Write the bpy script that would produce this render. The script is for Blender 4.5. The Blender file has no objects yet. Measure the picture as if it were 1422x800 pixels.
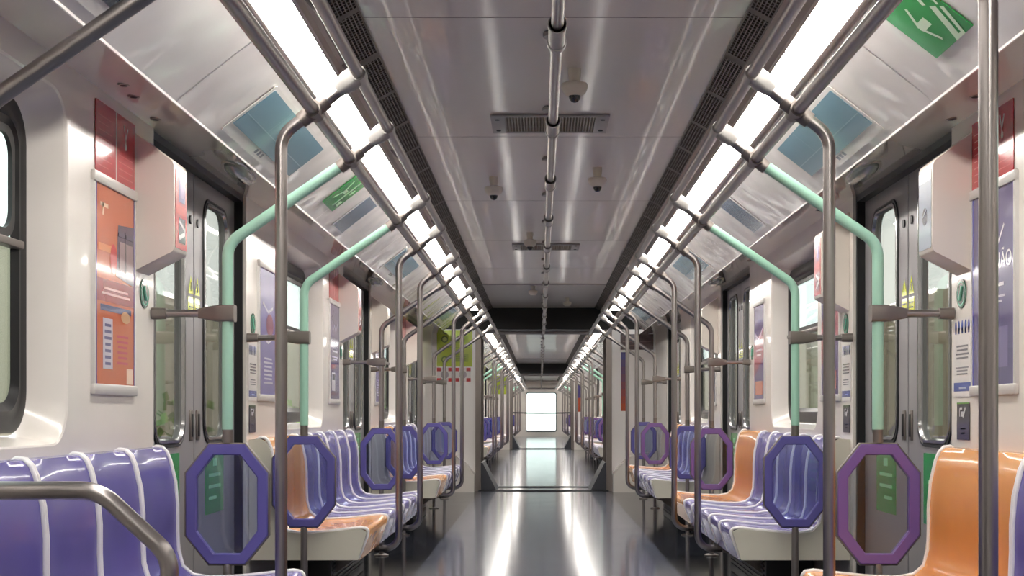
import bpy, bmesh, math, random
from mathutils import Vector, Matrix
random.seed(7)
SC = bpy.context.scene
COL = SC.collection
PI = math.pi

# ------------------------------------------------------------------ materials
def lin(c):
    out = []
    for v in c[:3]:
        v = v / 255.0
        out.append(v / 12.92 if v <= 0.04045 else ((v + 0.055) / 1.055) ** 2.4)
    return (out[0], out[1], out[2], 1.0)

def mat(name, rgb, rough=0.4, metal=0.0, coat=0.0, vary=0.04, scale=6.0, bump=0.0, bscale=8.0, spec=0.5, stretch=None):
    m = bpy.data.materials.new(name); m.use_nodes = True
    nt = m.node_tree; b = nt.nodes['Principled BSDF']
    b.inputs['Roughness'].default_value = rough
    b.inputs['Metallic'].default_value = metal
    b.inputs['Coat Weight'].default_value = coat
    b.inputs['Coat Roughness'].default_value = 0.06
    b.inputs['Specular IOR Level'].default_value = spec
    tc = nt.nodes.new('ShaderNodeTexCoord')
    src = tc.outputs['Object']
    if stretch:
        mp = nt.nodes.new('ShaderNodeMapping'); mp.inputs['Scale'].default_value = stretch
        nt.links.new(src, mp.inputs['Vector']); src = mp.outputs['Vector']
    n = nt.nodes.new('ShaderNodeTexNoise'); n.inputs['Scale'].default_value = scale; n.inputs['Detail'].default_value = 3
    nt.links.new(src, n.inputs['Vector'])
    mx = nt.nodes.new('ShaderNodeMix'); mx.data_type = 'RGBA'
    c = lin(rgb)
    mx.inputs['A'].default_value = tuple(v * (1 - vary) for v in c[:3]) + (1,)
    mx.inputs['B'].default_value = tuple(min(1, v * (1 + vary)) for v in c[:3]) + (1,)
    nt.links.new(n.outputs['Fac'], mx.inputs['Factor'])
    nt.links.new(mx.outputs['Result'], b.inputs['Base Color'])
    if bump > 0:
        n2 = nt.nodes.new('ShaderNodeTexNoise'); n2.inputs['Scale'].default_value = bscale; n2.inputs['Detail'].default_value = 1
        nt.links.new(src, n2.inputs['Vector'])
        bp = nt.nodes.new('ShaderNodeBump'); bp.inputs['Strength'].default_value = 1.0; bp.inputs['Distance'].default_value = bump
        nt.links.new(n2.outputs['Fac'], bp.inputs['Height'])
        nt.links.new(bp.outputs['Normal'], b.inputs['Normal'])
        nt.links.new(bp.outputs['Normal'], b.inputs['Coat Normal'])
    return m

def glass_mat(name, tint, gloss=0.1, rough=0.02):
    m = bpy.data.materials.new(name); m.use_nodes = True
    nt = m.node_tree; nt.nodes.clear()
    out = nt.nodes.new('ShaderNodeOutputMaterial')
    tr = nt.nodes.new('ShaderNodeBsdfTransparent'); tr.inputs['Color'].default_value = tint
    gl = nt.nodes.new('ShaderNodeBsdfGlossy'); gl.inputs['Roughness'].default_value = rough
    fr = nt.nodes.new('ShaderNodeLayerWeight'); fr.inputs['Blend'].default_value = 0.5
    pw = nt.nodes.new('ShaderNodeMath'); pw.operation = 'POWER'; pw.inputs[1].default_value = 5.0
    nt.links.new(fr.outputs['Facing'], pw.inputs[0])
    ad = nt.nodes.new('ShaderNodeMath'); ad.operation = 'MULTIPLY_ADD'; ad.inputs[1].default_value = 0.75; ad.inputs[2].default_value = gloss; ad.use_clamp = True
    mx = nt.nodes.new('ShaderNodeMixShader')
    nt.links.new(pw.outputs[0], ad.inputs[0]); nt.links.new(ad.outputs[0], mx.inputs['Fac'])
    nt.links.new(tr.outputs[0], mx.inputs[1]); nt.links.new(gl.outputs[0], mx.inputs[2])
    nt.links.new(mx.outputs[0], out.inputs['Surface'])
    return m

def emit_mat(name, rgb, strength):
    m = bpy.data.materials.new(name); m.use_nodes = True
    nt = m.node_tree; nt.nodes.clear()
    out = nt.nodes.new('ShaderNodeOutputMaterial'); e = nt.nodes.new('ShaderNodeEmission')
    e.inputs['Color'].default_value = lin(rgb); e.inputs['Strength'].default_value = strength
    nt.links.new(e.outputs[0], out.inputs['Surface'])
    return m

M = {}
M['wall'] = mat('wall_plastic', (225, 219, 212), 0.24, coat=0.35, vary=0.02, bump=0.0015, bscale=3.0)
M['cove'] = mat('cove_plastic', (236, 231, 228), 0.22, coat=0.7, vary=0.02, bump=0.02, bscale=3.2)
M['soffit'] = mat('soffit_plastic', (232, 223, 213), 0.12, coat=1.0, vary=0.02, bump=0.0004, bscale=3.0)
M['ceiling'] = mat('ceiling_panel', (222, 218, 212), 0.38, metal=0.05, vary=0.03, scale=1.5, bump=0.002, bscale=1.2, coat=0.25)
M['ceiling_dark'] = mat('ceiling_dark_panel', (172, 167, 165), 0.4, vary=0.03)
M['seam'] = mat('panel_joint', (150, 143, 140), 0.6)
M['housing'] = mat('lamp_housing_grey', (204, 194, 186), 0.5, metal=0.0, vary=0.03)
M['divider'] = mat('lamp_divider', (74, 68, 92), 0.6)
M['slot'] = mat('louvre_black', (16, 15, 15), 0.6)
M['louvre'] = mat('louvre_bar', (104, 97, 88), 0.45, metal=0.4)
M['black'] = mat('black_panel', (10, 10, 11), 0.5)
M['rubber'] = mat('black_rubber', (16, 17, 20), 0.35)
M['steel'] = mat('brushed_steel', (158, 152, 150), 0.3, metal=1.0, vary=0.05, scale=40, stretch=(1, 1, 0.1))
M['steel_light'] = mat('cast_bracket', (168, 165, 162), 0.42, metal=0.7)
M['clamp'] = mat('clamp_metal', (130, 122, 117), 0.4, metal=0.8)
M['green_tube'] = mat('pale_green_paint', (158, 203, 182), 0.3, coat=0.4, vary=0.02)
M['door'] = mat('door_grey_metal', (150, 147, 149), 0.38, metal=0.2, vary=0.04, scale=30, stretch=(1, 1, 0.05))
M['chrome'] = mat('window_trim_metal', (165, 165, 165), 0.22, metal=1.0)
M['glass'] = glass_mat('window_glass', (0.80, 0.86, 0.82, 1), 0.06)
M['door_glass'] = glass_mat('door_glass', (0.66, 0.67, 0.63, 1), 0.10)
M['screen_glass'] = glass_mat('blue_tinted_pane', (0.74, 0.79, 0.93, 1), 0.07)
M['clear_pane'] = glass_mat('clear_pane', (0.80, 0.82, 0.86, 1), 0.05)
M['purple'] = mat('purple_seat_plastic', (98, 90, 160), 0.25, coat=0.35, vary=0.05, scale=9, bump=0.002, bscale=6)
M['orange'] = mat('orange_seat_plastic', (226, 152, 74), 0.25, coat=0.35, vary=0.05, scale=9, bump=0.002, bscale=6)
M['rim'] = mat('white_seat_rim', (232, 229, 230), 0.35, coat=0.3)
M['end_wall'] = mat('end_wall_plastic', (242, 238, 236), 0.3, coat=0.2, vary=0.02)
M['beige'] = mat('beige_end_panel', (206, 201, 188), 0.35, coat=0.2, vary=0.02)
M['frame_blue'] = mat('blue_violet_frame', (94, 88, 160), 0.3, coat=0.4, vary=0.03)
M['frame_mauve'] = mat('mauve_frame', (114, 86, 156), 0.3, coat=0.4, vary=0.03)
M['dark_metal'] = mat('dark_support_metal', (52, 52, 55), 0.45, metal=0.4)
M['white_box'] = mat('white_box_plastic', (224, 215, 206), 0.35, coat=0.15, vary=0.015)
M['light'] = emit_mat('lamp_diffuser', (255, 250, 242), 9.0)
M['alu'] = mat('poster_aluminium', (205, 202, 198), 0.35, metal=0.3)
M['dome_white'] = mat('dome_plastic', (225, 220, 205), 0.35, coat=0.3)
M['dome_black'] = mat('dome_lens', (8, 8, 9), 0.12, coat=0.6)
M['grille'] = mat('grille_metal', (150, 140, 125), 0.45, metal=0.3)
M['lens'] = mat('indicator_lens', (120, 128, 122), 0.25, coat=0.5)
M['wedge'] = mat('gangway_skirt', (58, 60, 68), 0.5)
M['gang'] = mat('gangway_wall', (216, 213, 206), 0.5)
M['white'] = mat('print_white', (232, 230, 228), 0.4)
M['ground'] = mat('concrete_ground', (178, 176, 170), 0.8, vary=0.12, scale=0.8)
M['yard_wall'] = mat('pale_yard_wall', (176, 166, 146), 0.8, vary=0.25, scale=0.7)
M['hedge'] = mat('hedge_leaf', (128, 160, 80), 0.6, vary=0.45, scale=3.5)
_pc = {}
def prnt(rgb):
    k = tuple(rgb)
    if k not in _pc:
        _pc[k] = mat('print_%02x%02x%02x' % k, k, 0.22, coat=0.4, vary=0.03)
    return _pc[k]

def floor_mat():
    m = bpy.data.materials.new('floor_vinyl'); m.use_nodes = True
    nt = m.node_tree; b = nt.nodes['Principled BSDF']; L = nt.links.new
    tc = nt.nodes.new('ShaderNodeTexCoord'); sp = nt.nodes.new('ShaderNodeSeparateXYZ'); L(tc.outputs['Object'], sp.inputs[0])
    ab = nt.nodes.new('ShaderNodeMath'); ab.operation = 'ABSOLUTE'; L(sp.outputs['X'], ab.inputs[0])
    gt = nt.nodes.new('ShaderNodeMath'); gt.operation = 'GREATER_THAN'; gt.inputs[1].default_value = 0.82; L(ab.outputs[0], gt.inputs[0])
    n = nt.nodes.new('ShaderNodeTexNoise'); n.inputs['Scale'].default_value = 90; n.inputs['Detail'].default_value = 4; L(tc.outputs['Object'], n.inputs['Vector'])
    c1 = nt.nodes.new('ShaderNodeMix'); c1.data_type = 'RGBA'
    c1.inputs['A'].default_value = lin((86, 91, 107)); c1.inputs['B'].default_value = lin((99, 104, 119)); L(n.outputs['Fac'], c1.inputs['Factor'])
    c2 = nt.nodes.new('ShaderNodeMix'); c2.data_type = 'RGBA'
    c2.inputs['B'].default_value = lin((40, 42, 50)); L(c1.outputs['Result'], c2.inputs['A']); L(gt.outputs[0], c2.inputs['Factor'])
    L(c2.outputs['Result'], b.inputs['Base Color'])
    n3 = nt.nodes.new('ShaderNodeTexNoise'); n3.inputs['Scale'].default_value = 2.5; L(tc.outputs['Object'], n3.inputs['Vector'])
    mr = nt.nodes.new('ShaderNodeMapRange'); mr.inputs['To Min'].default_value = 0.09; mr.inputs['To Max'].default_value = 0.15
    L(n3.outputs['Fac'], mr.inputs['Value']); L(mr.outputs['Result'], b.inputs['Roughness'])
    b.inputs['Specular IOR Level'].default_value = 0.32
    return m
M['floor'] = floor_mat()

# ------------------------------------------------------------------ mesh builder
class MB:
    """collects geometry in (a, y, z); a is mirrored by sg so that positive a points to that side's wall"""
    def __init__(self, sg=1):
        self.v = []; self.f = []; self.mi = []; self.sg = sg; self.cur = 0
    def add(self, vs, fs, m=None):
        o = len(self.v)
        self.v += [(self.sg * p[0], p[1], p[2]) for p in vs]
        for f in fs:
            self.f.append([i + o for i in f]); self.mi.append(self.cur if m is None else m)
        return self
    def box(self, x0, x1, y0, y1, z0, z1, bev=0.0, m=None):
        if bev <= 0:
            vs = [(x, y, z) for x in (x0, x1) for y in (y0, y1) for z in (z0, z1)]
            return self.add(vs, [(0, 1, 3, 2), (4, 6, 7, 5), (0, 4, 5, 1), (2, 3, 7, 6), (0, 2, 6, 4), (1, 5, 7, 3)], m)
        bm = bmesh.new(); bmesh.ops.create_cube(bm, size=1)
        for v in bm.verts:
            v.co = Vector(((x0 + x1) / 2 + v.co.x * (x1 - x0), (y0 + y1) / 2 + v.co.y * (y1 - y0), (z0 + z1) / 2 + v.co.z * (z1 - z0)))
        bmesh.ops.bevel(bm, geom=bm.edges[:], offset=bev, segments=2, affect='EDGES', profile=0.5)
        return self.from_bm(bm, m)
    def from_bm(self, bm, m=None):
        bm.verts.index_update()
        self.add([tuple(v.co) for v in bm.verts], [[v.index for v in f.verts] for f in bm.faces], m)
        bm.free(); return self
    def loft(self, loops, closed=True, caps=False, m=None):
        n = len(loops[0]); vs = [p for l in loops for p in l]; fs = []
        for i in range(len(loops) - 1):
            for j in range(n if closed else n - 1):
                k = (j + 1) % n
                fs.append((i * n + j, i * n + k, (i + 1) * n + k, (i + 1) * n + j))
        if caps:
            fs.append(tuple(range(n))[::-1]); fs.append(tuple((len(loops) - 1) * n + j for j in range(n)))
        return self.add(vs, fs, m)
    def tube(self, pts, r, n=14, caps=True, m=None):
        P = [Vector(p) for p in pts]; loops = []
        t0 = (P[1] - P[0]).normalized()
        up = Vector((0, 0, 1)) if abs(t0.z) < 0.9 else Vector((0, 1, 0))
        nrm = (up - t0 * up.dot(t0)).normalized()
        for i, p in enumerate(P):
            if i == 0: t = (P[1] - P[0]).normalized()
            elif i == len(P) - 1: t = (P[-1] - P[-2]).normalized()
            else: t = ((P[i + 1] - p).normalized() + (p - P[i - 1]).normalized()).normalized()
            nrm = (nrm - t * nrm.dot(t)).normalized(); b = t.cross(nrm)
            rr = r[i] if isinstance(r, (list, tuple)) else r
            loops.append([tuple(p + nrm * math.cos(2 * PI * k / n) * rr + b * math.sin(2 * PI * k / n) * rr) for k in range(n)])
        return self.loft(loops, True, caps, m)
    def prism_y(self, poly, y0, y1, m=None):          # poly in (a, z)
        return self.loft([[(a, y0, z) for a, z in poly], [(a, y1, z) for a, z in poly]], True, True, m)
    def sheet_y(self, line, y0, y1, ny=1, m=None):     # open profile in (a, z) swept along y
        return self.loft([[(a, y0 + (y1 - y0) * i / ny, z) for a, z in line] for i in range(ny + 1)], False, False, m)
    def lathe(self, c, prof, n=24, m=None):            # prof (r, z) about a vertical axis
        loops = [[(c[0] + r * math.cos(2 * PI * k / n), c[1] + r * math.sin(2 * PI * k / n), c[2] + z) for k in range(n)] for r, z in prof]
        return self.loft(loops, True, True, m)
    def disc_a(self, a0, a1, y, z, r, n=24, m=None):   # short cylinder along a
        return self.loft([[(a, y + r * math.cos(2 * PI * k / n), z + r * math.sin(2 * PI * k / n)) for k in range(n)] for a in (a0, a1)], True, True, m)
    def build(self, name, mats, parent=None, base=(0, 0, 0), smooth=35):
        me = bpy.data.meshes.new(name)
        me.from_pydata([(v[0] - base[0], v[1] - base[1], v[2] - base[2]) for v in self.v], [], self.f)
        if not isinstance(mats, (list, tuple)): mats = [mats]
        for mm in mats: me.materials.append(mm)
        bm = bmesh.new(); bm.from_mesh(me)
        bmesh.ops.recalc_face_normals(bm, faces=bm.faces[:])
        bm.to_mesh(me); bm.free()
        for p, k in zip(me.polygons, self.mi): p.material_index = k
        for p in me.polygons: p.use_smooth = True
        me.set_sharp_from_angle(angle=math.radians(smooth))
        me.update()
        o = bpy.data.objects.new(name, me); COL.objects.link(o)
        if parent is not None: o.parent = parent
        else: o.location = base
        return o

def fillet(pts, r, k=7):
    out = [tuple(pts[0])]; P = [Vector(p) for p in pts]
    for i in range(1, len(P) - 1):
        a = (P[i - 1] - P[i]).normalized(); b = (P[i + 1] - P[i]).normalized()
        ang = a.angle(b); rr = r[i - 1] if isinstance(r, (list, tuple)) else r
        if rr <= 0 or ang > PI - 0.01: out.append(tuple(P[i])); continue
        d = rr / math.tan(ang / 2)
        c = P[i] + (a + b).normalized() * (rr / math.sin(ang / 2))
        s = P[i] + a * d - c; e = P[i] + b * d - c
        tot = s.angle(e); ax = s.cross(e).normalized()
        for q in range(k + 1):
            out.append(tuple(c + Matrix.Rotation(tot * q / k, 3, ax) @ s))
    out.append(tuple(P[-1])); return out

def rrect(y0, y1, z0, z1, r, n=8):
    pts = []
    for cy, cz, a0 in ((y0 + r, z0 + r, 180), (y1 - r, z0 + r, 270), (y1 - r, z1 - r, 0), (y0 + r, z1 - r, 90)):
        for i in range(n + 1):
            t = math.radians(a0 + 90 * i / n); pts.append((cy + r * math.cos(t), cz + r * math.sin(t)))
    return pts

def holed(mb, rect, hole, to3, n=8, m=None):
    """flat rectangle with a rounded hole: four n-gons"""
    y0, y1, z0, z1 = rect; h = n // 2; N = n + 1
    oc = [(y0, z0), (y1, z0), (y1, z1), (y0, z1)]
    for s in range(4):
        e = (s + 1) % 4
        poly = [oc[s], oc[e]] + [hole[e * N + i] for i in range(h, -1, -1)] + [hole[s * N + i] for i in range(n, h - 1, -1)]
        mb.add([to3(*p) for p in poly], [tuple(range(len(poly)))], m)

# ------------------------------------------------------------------ object helpers
def thing(name, base, label, cat, group=None):
    o = bpy.data.objects.new(name, None); COL.objects.link(o); o.location = base
    o.empty_display_size = 0.1
    o['label'] = label; o['category'] = cat
    if group: o['group'] = group
    return o
def tag(o, label, cat, group=None):
    o['label'] = label; o['category'] = cat
    if group: o['group'] = group
    return o
def struct(o):
    o['kind'] = 'structure'; return o
def dup(root, dy, label=None, group=None):
    r = root.copy(); COL.objects.link(r); r.location.y += dy
    if label: r['label'] = label
    if group: r['group'] = group
    elif group is None and label and 'group' in r: pass
    for ch in root.children:
        c = ch.copy(); COL.objects.link(c); c.parent = r
        for g in ch.children:
            d = g.copy(); COL.objects.link(d); d.parent = c
    return r
ORD = ['first', 'second', 'third', 'fourth', 'fifth', 'sixth', 'seventh', 'eighth', 'ninth', 'tenth', 'eleventh', 'twelfth', 'thirteenth', 'fourteenth', 'fifteenth', 'sixteenth']
SN = {-1: 'left', 1: 'right'}

# ------------------------------------------------------------------ layout of the train
D0 = -1.435                       # near end of the carriage the camera stands in
PITCH = 4.8; CAR = 19.2; GAP = 0.9; STEP = CAR + GAP
WALL = 1.426; WTOP = 2.02; DOORX = 1.478; HALF = 0.785
PAN_T = (0.925, 2.195); PAN_B = (1.197, 1.985)
def door_y(k, car=0): return D0 + 2.4 + PITCH * k + STEP * car
def bench_y(b, car=0): return D0 + 4.8 + PITCH * b + STEP * car

# ------------------------------------------------------------------ setting: floor, walls, ceiling
def wall_segment(sg, y0, y1, yc=None):
    mb = MB(sg); b = WALL
    if yc is None:
        mb.add([(b, y0, 0), (b, y1, 0), (b, y1, WTOP), (b, y0, WTOP)], [(0, 1, 2, 3)])
    else:
        hole = rrect(yc - .75, yc + .75, .905, 1.93, .13)
        holed(mb, (y0, y1, 0, WTOP), hole, lambda y, z: (b, y, z))
        prof = [(b, 0, .13), (b + .003, .010, .125), (b + .010, .016, .12), (b + .114, .055, .11)]
        loops = [[(a, y, z) for y, z in rrect(yc - .75 + o, yc + .75 - o, .905 + o * .55, 1.93 - o * .75, r)] for a, o, r in prof]
        mb.loft(loops)
    for y in (y0, y1):
        mb.add([(b, y, 0), (b + .12, y, 0), (b + .12, y, WTOP), (b, y, WTOP)], [(0, 1, 2, 3)])
    return mb

def window_obj(sg, yc, name):
    base = (sg * 1.540, yc, .95)
    w = bpy.data.objects.new(name, None); COL.objects.link(w); w.location = base; struct(w)
    mb = MB(sg)
    lo = []
    for a, o, r in ((1.540, .0, .12), (1.525, .0, .12), (1.522, .012, .11), (1.528, .03, .10), (1.528, .05, .09), (1.522, .062, .085), (1.540, .085, .07)):
        lo.append([(a, y, z) for y, z in rrect(yc - .685 + o, yc + .685 - o, .942 + o, 1.885 - o, r)])
    mb.loft(lo); mb.build('window_frame', M['rubber'], w, base)
    mb = MB(sg); mb.box(1.505, 1.542, yc - .62, yc + .62, 1.462, 1.485, .005); mb.build('window_bar', M['clamp'], w, base)
    mb = MB(sg)
    lo = [[(a, y, z) for y, z in rrect(yc - .60 + o, yc + .60 - o, 1.49 + o, 1.80 - o, .06)] for a, o in ((1.538, 0), (1.526, .0), (1.526, .022), (1.538, .022))]
    mb.loft(lo); mb.build('vent_sash', M['rubber'], w, base)
    mb = MB(sg); pts = rrect(yc - .61, yc + .61, 1.015, 1.81, .07)
    mb.loft([[(a, y, z) for y, z in pts] for a in (1.539, 1.543)], True, True)
    mb.build('pane', M['glass'], w, base)
    return w

def door_obj(sg, yc, name, stickers=True):
    base = (sg * DOORX, yc, 0)
    d = bpy.data.objects.new(name, None); COL.objects.link(d); d.location = base; struct(d)
    mb = MB(sg)
    for s in (-1, 1):
        y = yc + s * HALF
        mb.box(1.44, 1.50, min(y, y - s * .022), max(y, y - s * .022), 0, 2.0)
    mb.box(1.44, 1.50, yc - HALF, yc + HALF, 1.988, 2.02)
    mb.build('door_seal', M['rubber'], d, base)
    for s in (-1, 1):
        y0, y1 = (yc + .008, yc + HALF - .02) if s > 0 else (yc - HALF + .02, yc - .008)
        ym = (y0 + y1) / 2 + s * .0
        wy0, wy1 = ym - .215, ym + .215
        hole = rrect(wy0, wy1, .885, 1.90, .085)
        mb = MB(sg)
        holed(mb, (y0, y1, .02, 1.985), hole, lambda y, z: (DOORX, y, z))
        holed(mb, (y0, y1, .02, 1.985), hole, lambda y, z: (DOORX + .035, y, z))
        mb.loft([[(a, y, z) for y, z in hole] for a in (DOORX, DOORX + .035)])
        mb.loft([[(a, y, z) for y, z in ((y0, .02), (y1, .02), (y1, 1.985), (y0, 1.985))] for a in (DOORX, DOORX + .035)])
        leaf = mb.build('door_leaf', M['door'], d, base)
        mb = MB(sg)
        mb.loft([[(a, y, z) for y, z in rrect(wy0 - .022 + o, wy1 + .022 - o, .863 + o, 1.922 - o, .105 - o * .8)] for a, o in ((1.479, 0), (1.472, .004), (1.472, .012), (1.479, .016))])
        mb.build('window_gasket', M['rubber'], leaf, (0, 0, 0) if False else base)
        mb = MB(sg)
        mb.loft([[(a, y, z) for y, z in rrect(wy0 - .006 + o, wy1 + .006 - o, .879 + o, 1.906 - o, .09 - o * .8)] for a, o in ((1.479, 0), (1.470, .003), (1.470, .014), (1.482, .02))])
        mb.build('window_trim', M['chrome'], leaf, base)
        mb = MB(sg); mb.loft([[(a, y, z) for y, z in rrect(wy0 + .002, wy1 - .002, .887, 1.898, .083)] for a in (1.492, 1.497)], True, True)
        mb.build('pane', M['door_glass'], leaf, base)
        mb = MB(sg)
        hy = yc + s * .055
        mb.box(1.470, 1.480, hy - .022, hy + .022, .885, 1.01, .003)
        mb.box(1.466, 1.474, hy - .012, hy + .012, .90, .995, .003, m=1)
        mb.build('door_handle', [M['clamp'], M['rubber']], leaf, base)
        mb = MB(sg)
        mb.disc_a(1.472, 1.479, yc + s * .06, 1.79, .018, 16)
        mb.build('door_lock', M['dark_metal'], leaf, base)
        if stickers:
            mb = MB(sg); sy = ym - .02
            mb.box(1.4765, 1.4785, sy - .17, sy + .17, .56, .84)
            for i in range(3):
                mb.box(1.4758, 1.4765, sy - .11, sy + (.11 if i else .03), .62 + i * .05, .635 + i * .05, m=1)
            mb.box(1.4758, 1.4765, sy - .03, sy + .04, .765, .80, m=1)
            o = mb.build('safety_sticker', [prnt((36, 150, 70)), prnt((150, 215, 165))], leaf, base)
            o['label'] = 'green safety sticker'
            mb = MB(sg); sy = yc + s * .055
            mb.box(1.4765, 1.4785, sy - .042, sy + .042, 1.415, 1.475); mb.add([(1.476, sy - .042, 1.487), (1.476, sy + .042, 1.487), (1.476, sy, 1.565)], [(0, 1, 2)])
            mb.box(1.4758, 1.4765, sy - .03, sy + .03, 1.43, 1.435, m=1); mb.box(1.4758, 1.4765, sy - .03, sy + .03, 1.45, 1.455, m=1)
            mb.box(1.4754, 1.476, sy - .006, sy + .006, 1.50, 1.535, m=1)
            o = mb.build('warning_sticker', [prnt((205, 214, 40)), prnt((60, 60, 40))], leaf, base)
            o['label'] = 'yellow warning sticker'
    return d

def end_wall(y, name, portal=True):
    mb = MB(1)
    P, T = .83, 2.06
    if portal:
        hole = rrect(-P, P, -.06, T, .06)
        # white lower panels left and right, black panel above the opening
        for s in (-1, 1):
            mb.add([(s * P, y, 0), (s * 1.43, y, 0), (s * 1.43, y, T), (s * P, y, T)], [(0, 1, 2, 3)], 0)
        mb.add([(-1.43, y, T), (1.43, y, T), (1.43, y, 2.36), (-1.43, y, 2.36)], [(0, 1, 2, 3)], 1)
    else:
        mb.add([(-1.43, y, 0), (1.43, y, 0), (1.43, y, 2.36), (-1.43, y, 2.36)], [(0, 1, 2, 3)], 0)
    return struct(mb.build(name, [M['end_wall'], M['black']], None, (0, y, 0)))

def louvre(sg, y0, y1):
    mb = MB(sg)
    p0 = Vector((.645, 2.338)); p1 = Vector((.722, 2.296)); dv = (p1 - p0); nrm = Vector((-dv.y, dv.x)).normalized() * -1
    if nrm.y > 0: nrm = -nrm
    mb.sheet_y([tuple(p0 - nrm * .012), tuple(p1 - nrm * .012)], y0, y1, 1, m=0)
    def bar(t, w, d0=-.012, d1=.0):
        a = p0 + dv * t; b = p0 + dv * (t + w)
        mb.prism_y([tuple(a + nrm * d0), tuple(b + nrm * d0), tuple(b + nrm * d1), tuple(a + nrm * d1)], y0, y1, m=1)
    bar(0, .07); bar(.93, .07)
    for i in range(5): bar(.17 + i * .15, .05)
    y = y0
    while y < y1:
        a = p0; b = p1
        poly = [tuple(a - nrm * .012), tuple(b - nrm * .012), tuple(b - nrm * .001), tuple(a - nrm * .001)]
        mb.prism_y(poly, y, y + (.05 if int((y - y0) / .03) % 20 == 0 else .008), m=1)
        y += .03
    return mb

def cove(sg, y0, y1):
    mb = MB(sg); mb.sheet_y([PAN_T, (1.0, 2.140), (1.1, 2.062), PAN_B, (1.199, 1.978), (1.204, 1.978)], y0, y1, max(1, int((y1 - y0) / .3)))
    return mb
def soffit(sg, y0, y1):
    mb = MB(sg); mb.sheet_y([(1.200, 1.980), (WALL + .002, WTOP - .004), (1.53, WTOP + .004)], y0, y1, 1)
    return mb
def housing(sg, y0, y1):
    mb = MB(sg)
    mb.sheet_y([(.722, 2.297), (.726, 2.270), (.740, 2.262), (.742, 2.240), (.754, 2.232), (.756, 2.200), (.766, 2.194), (.7675, 2.212)], y0, y1, 1)
    mb.sheet_y([(.8885, 2.212), (.889, 2.192), (.896, 2.190), (.905, 2.192), (.908, 2.197), (.914, 2.197), (.918, 2.190), (.926, 2.192), (.927, 2.2)], y0, y1, 1)
    return mb

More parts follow.
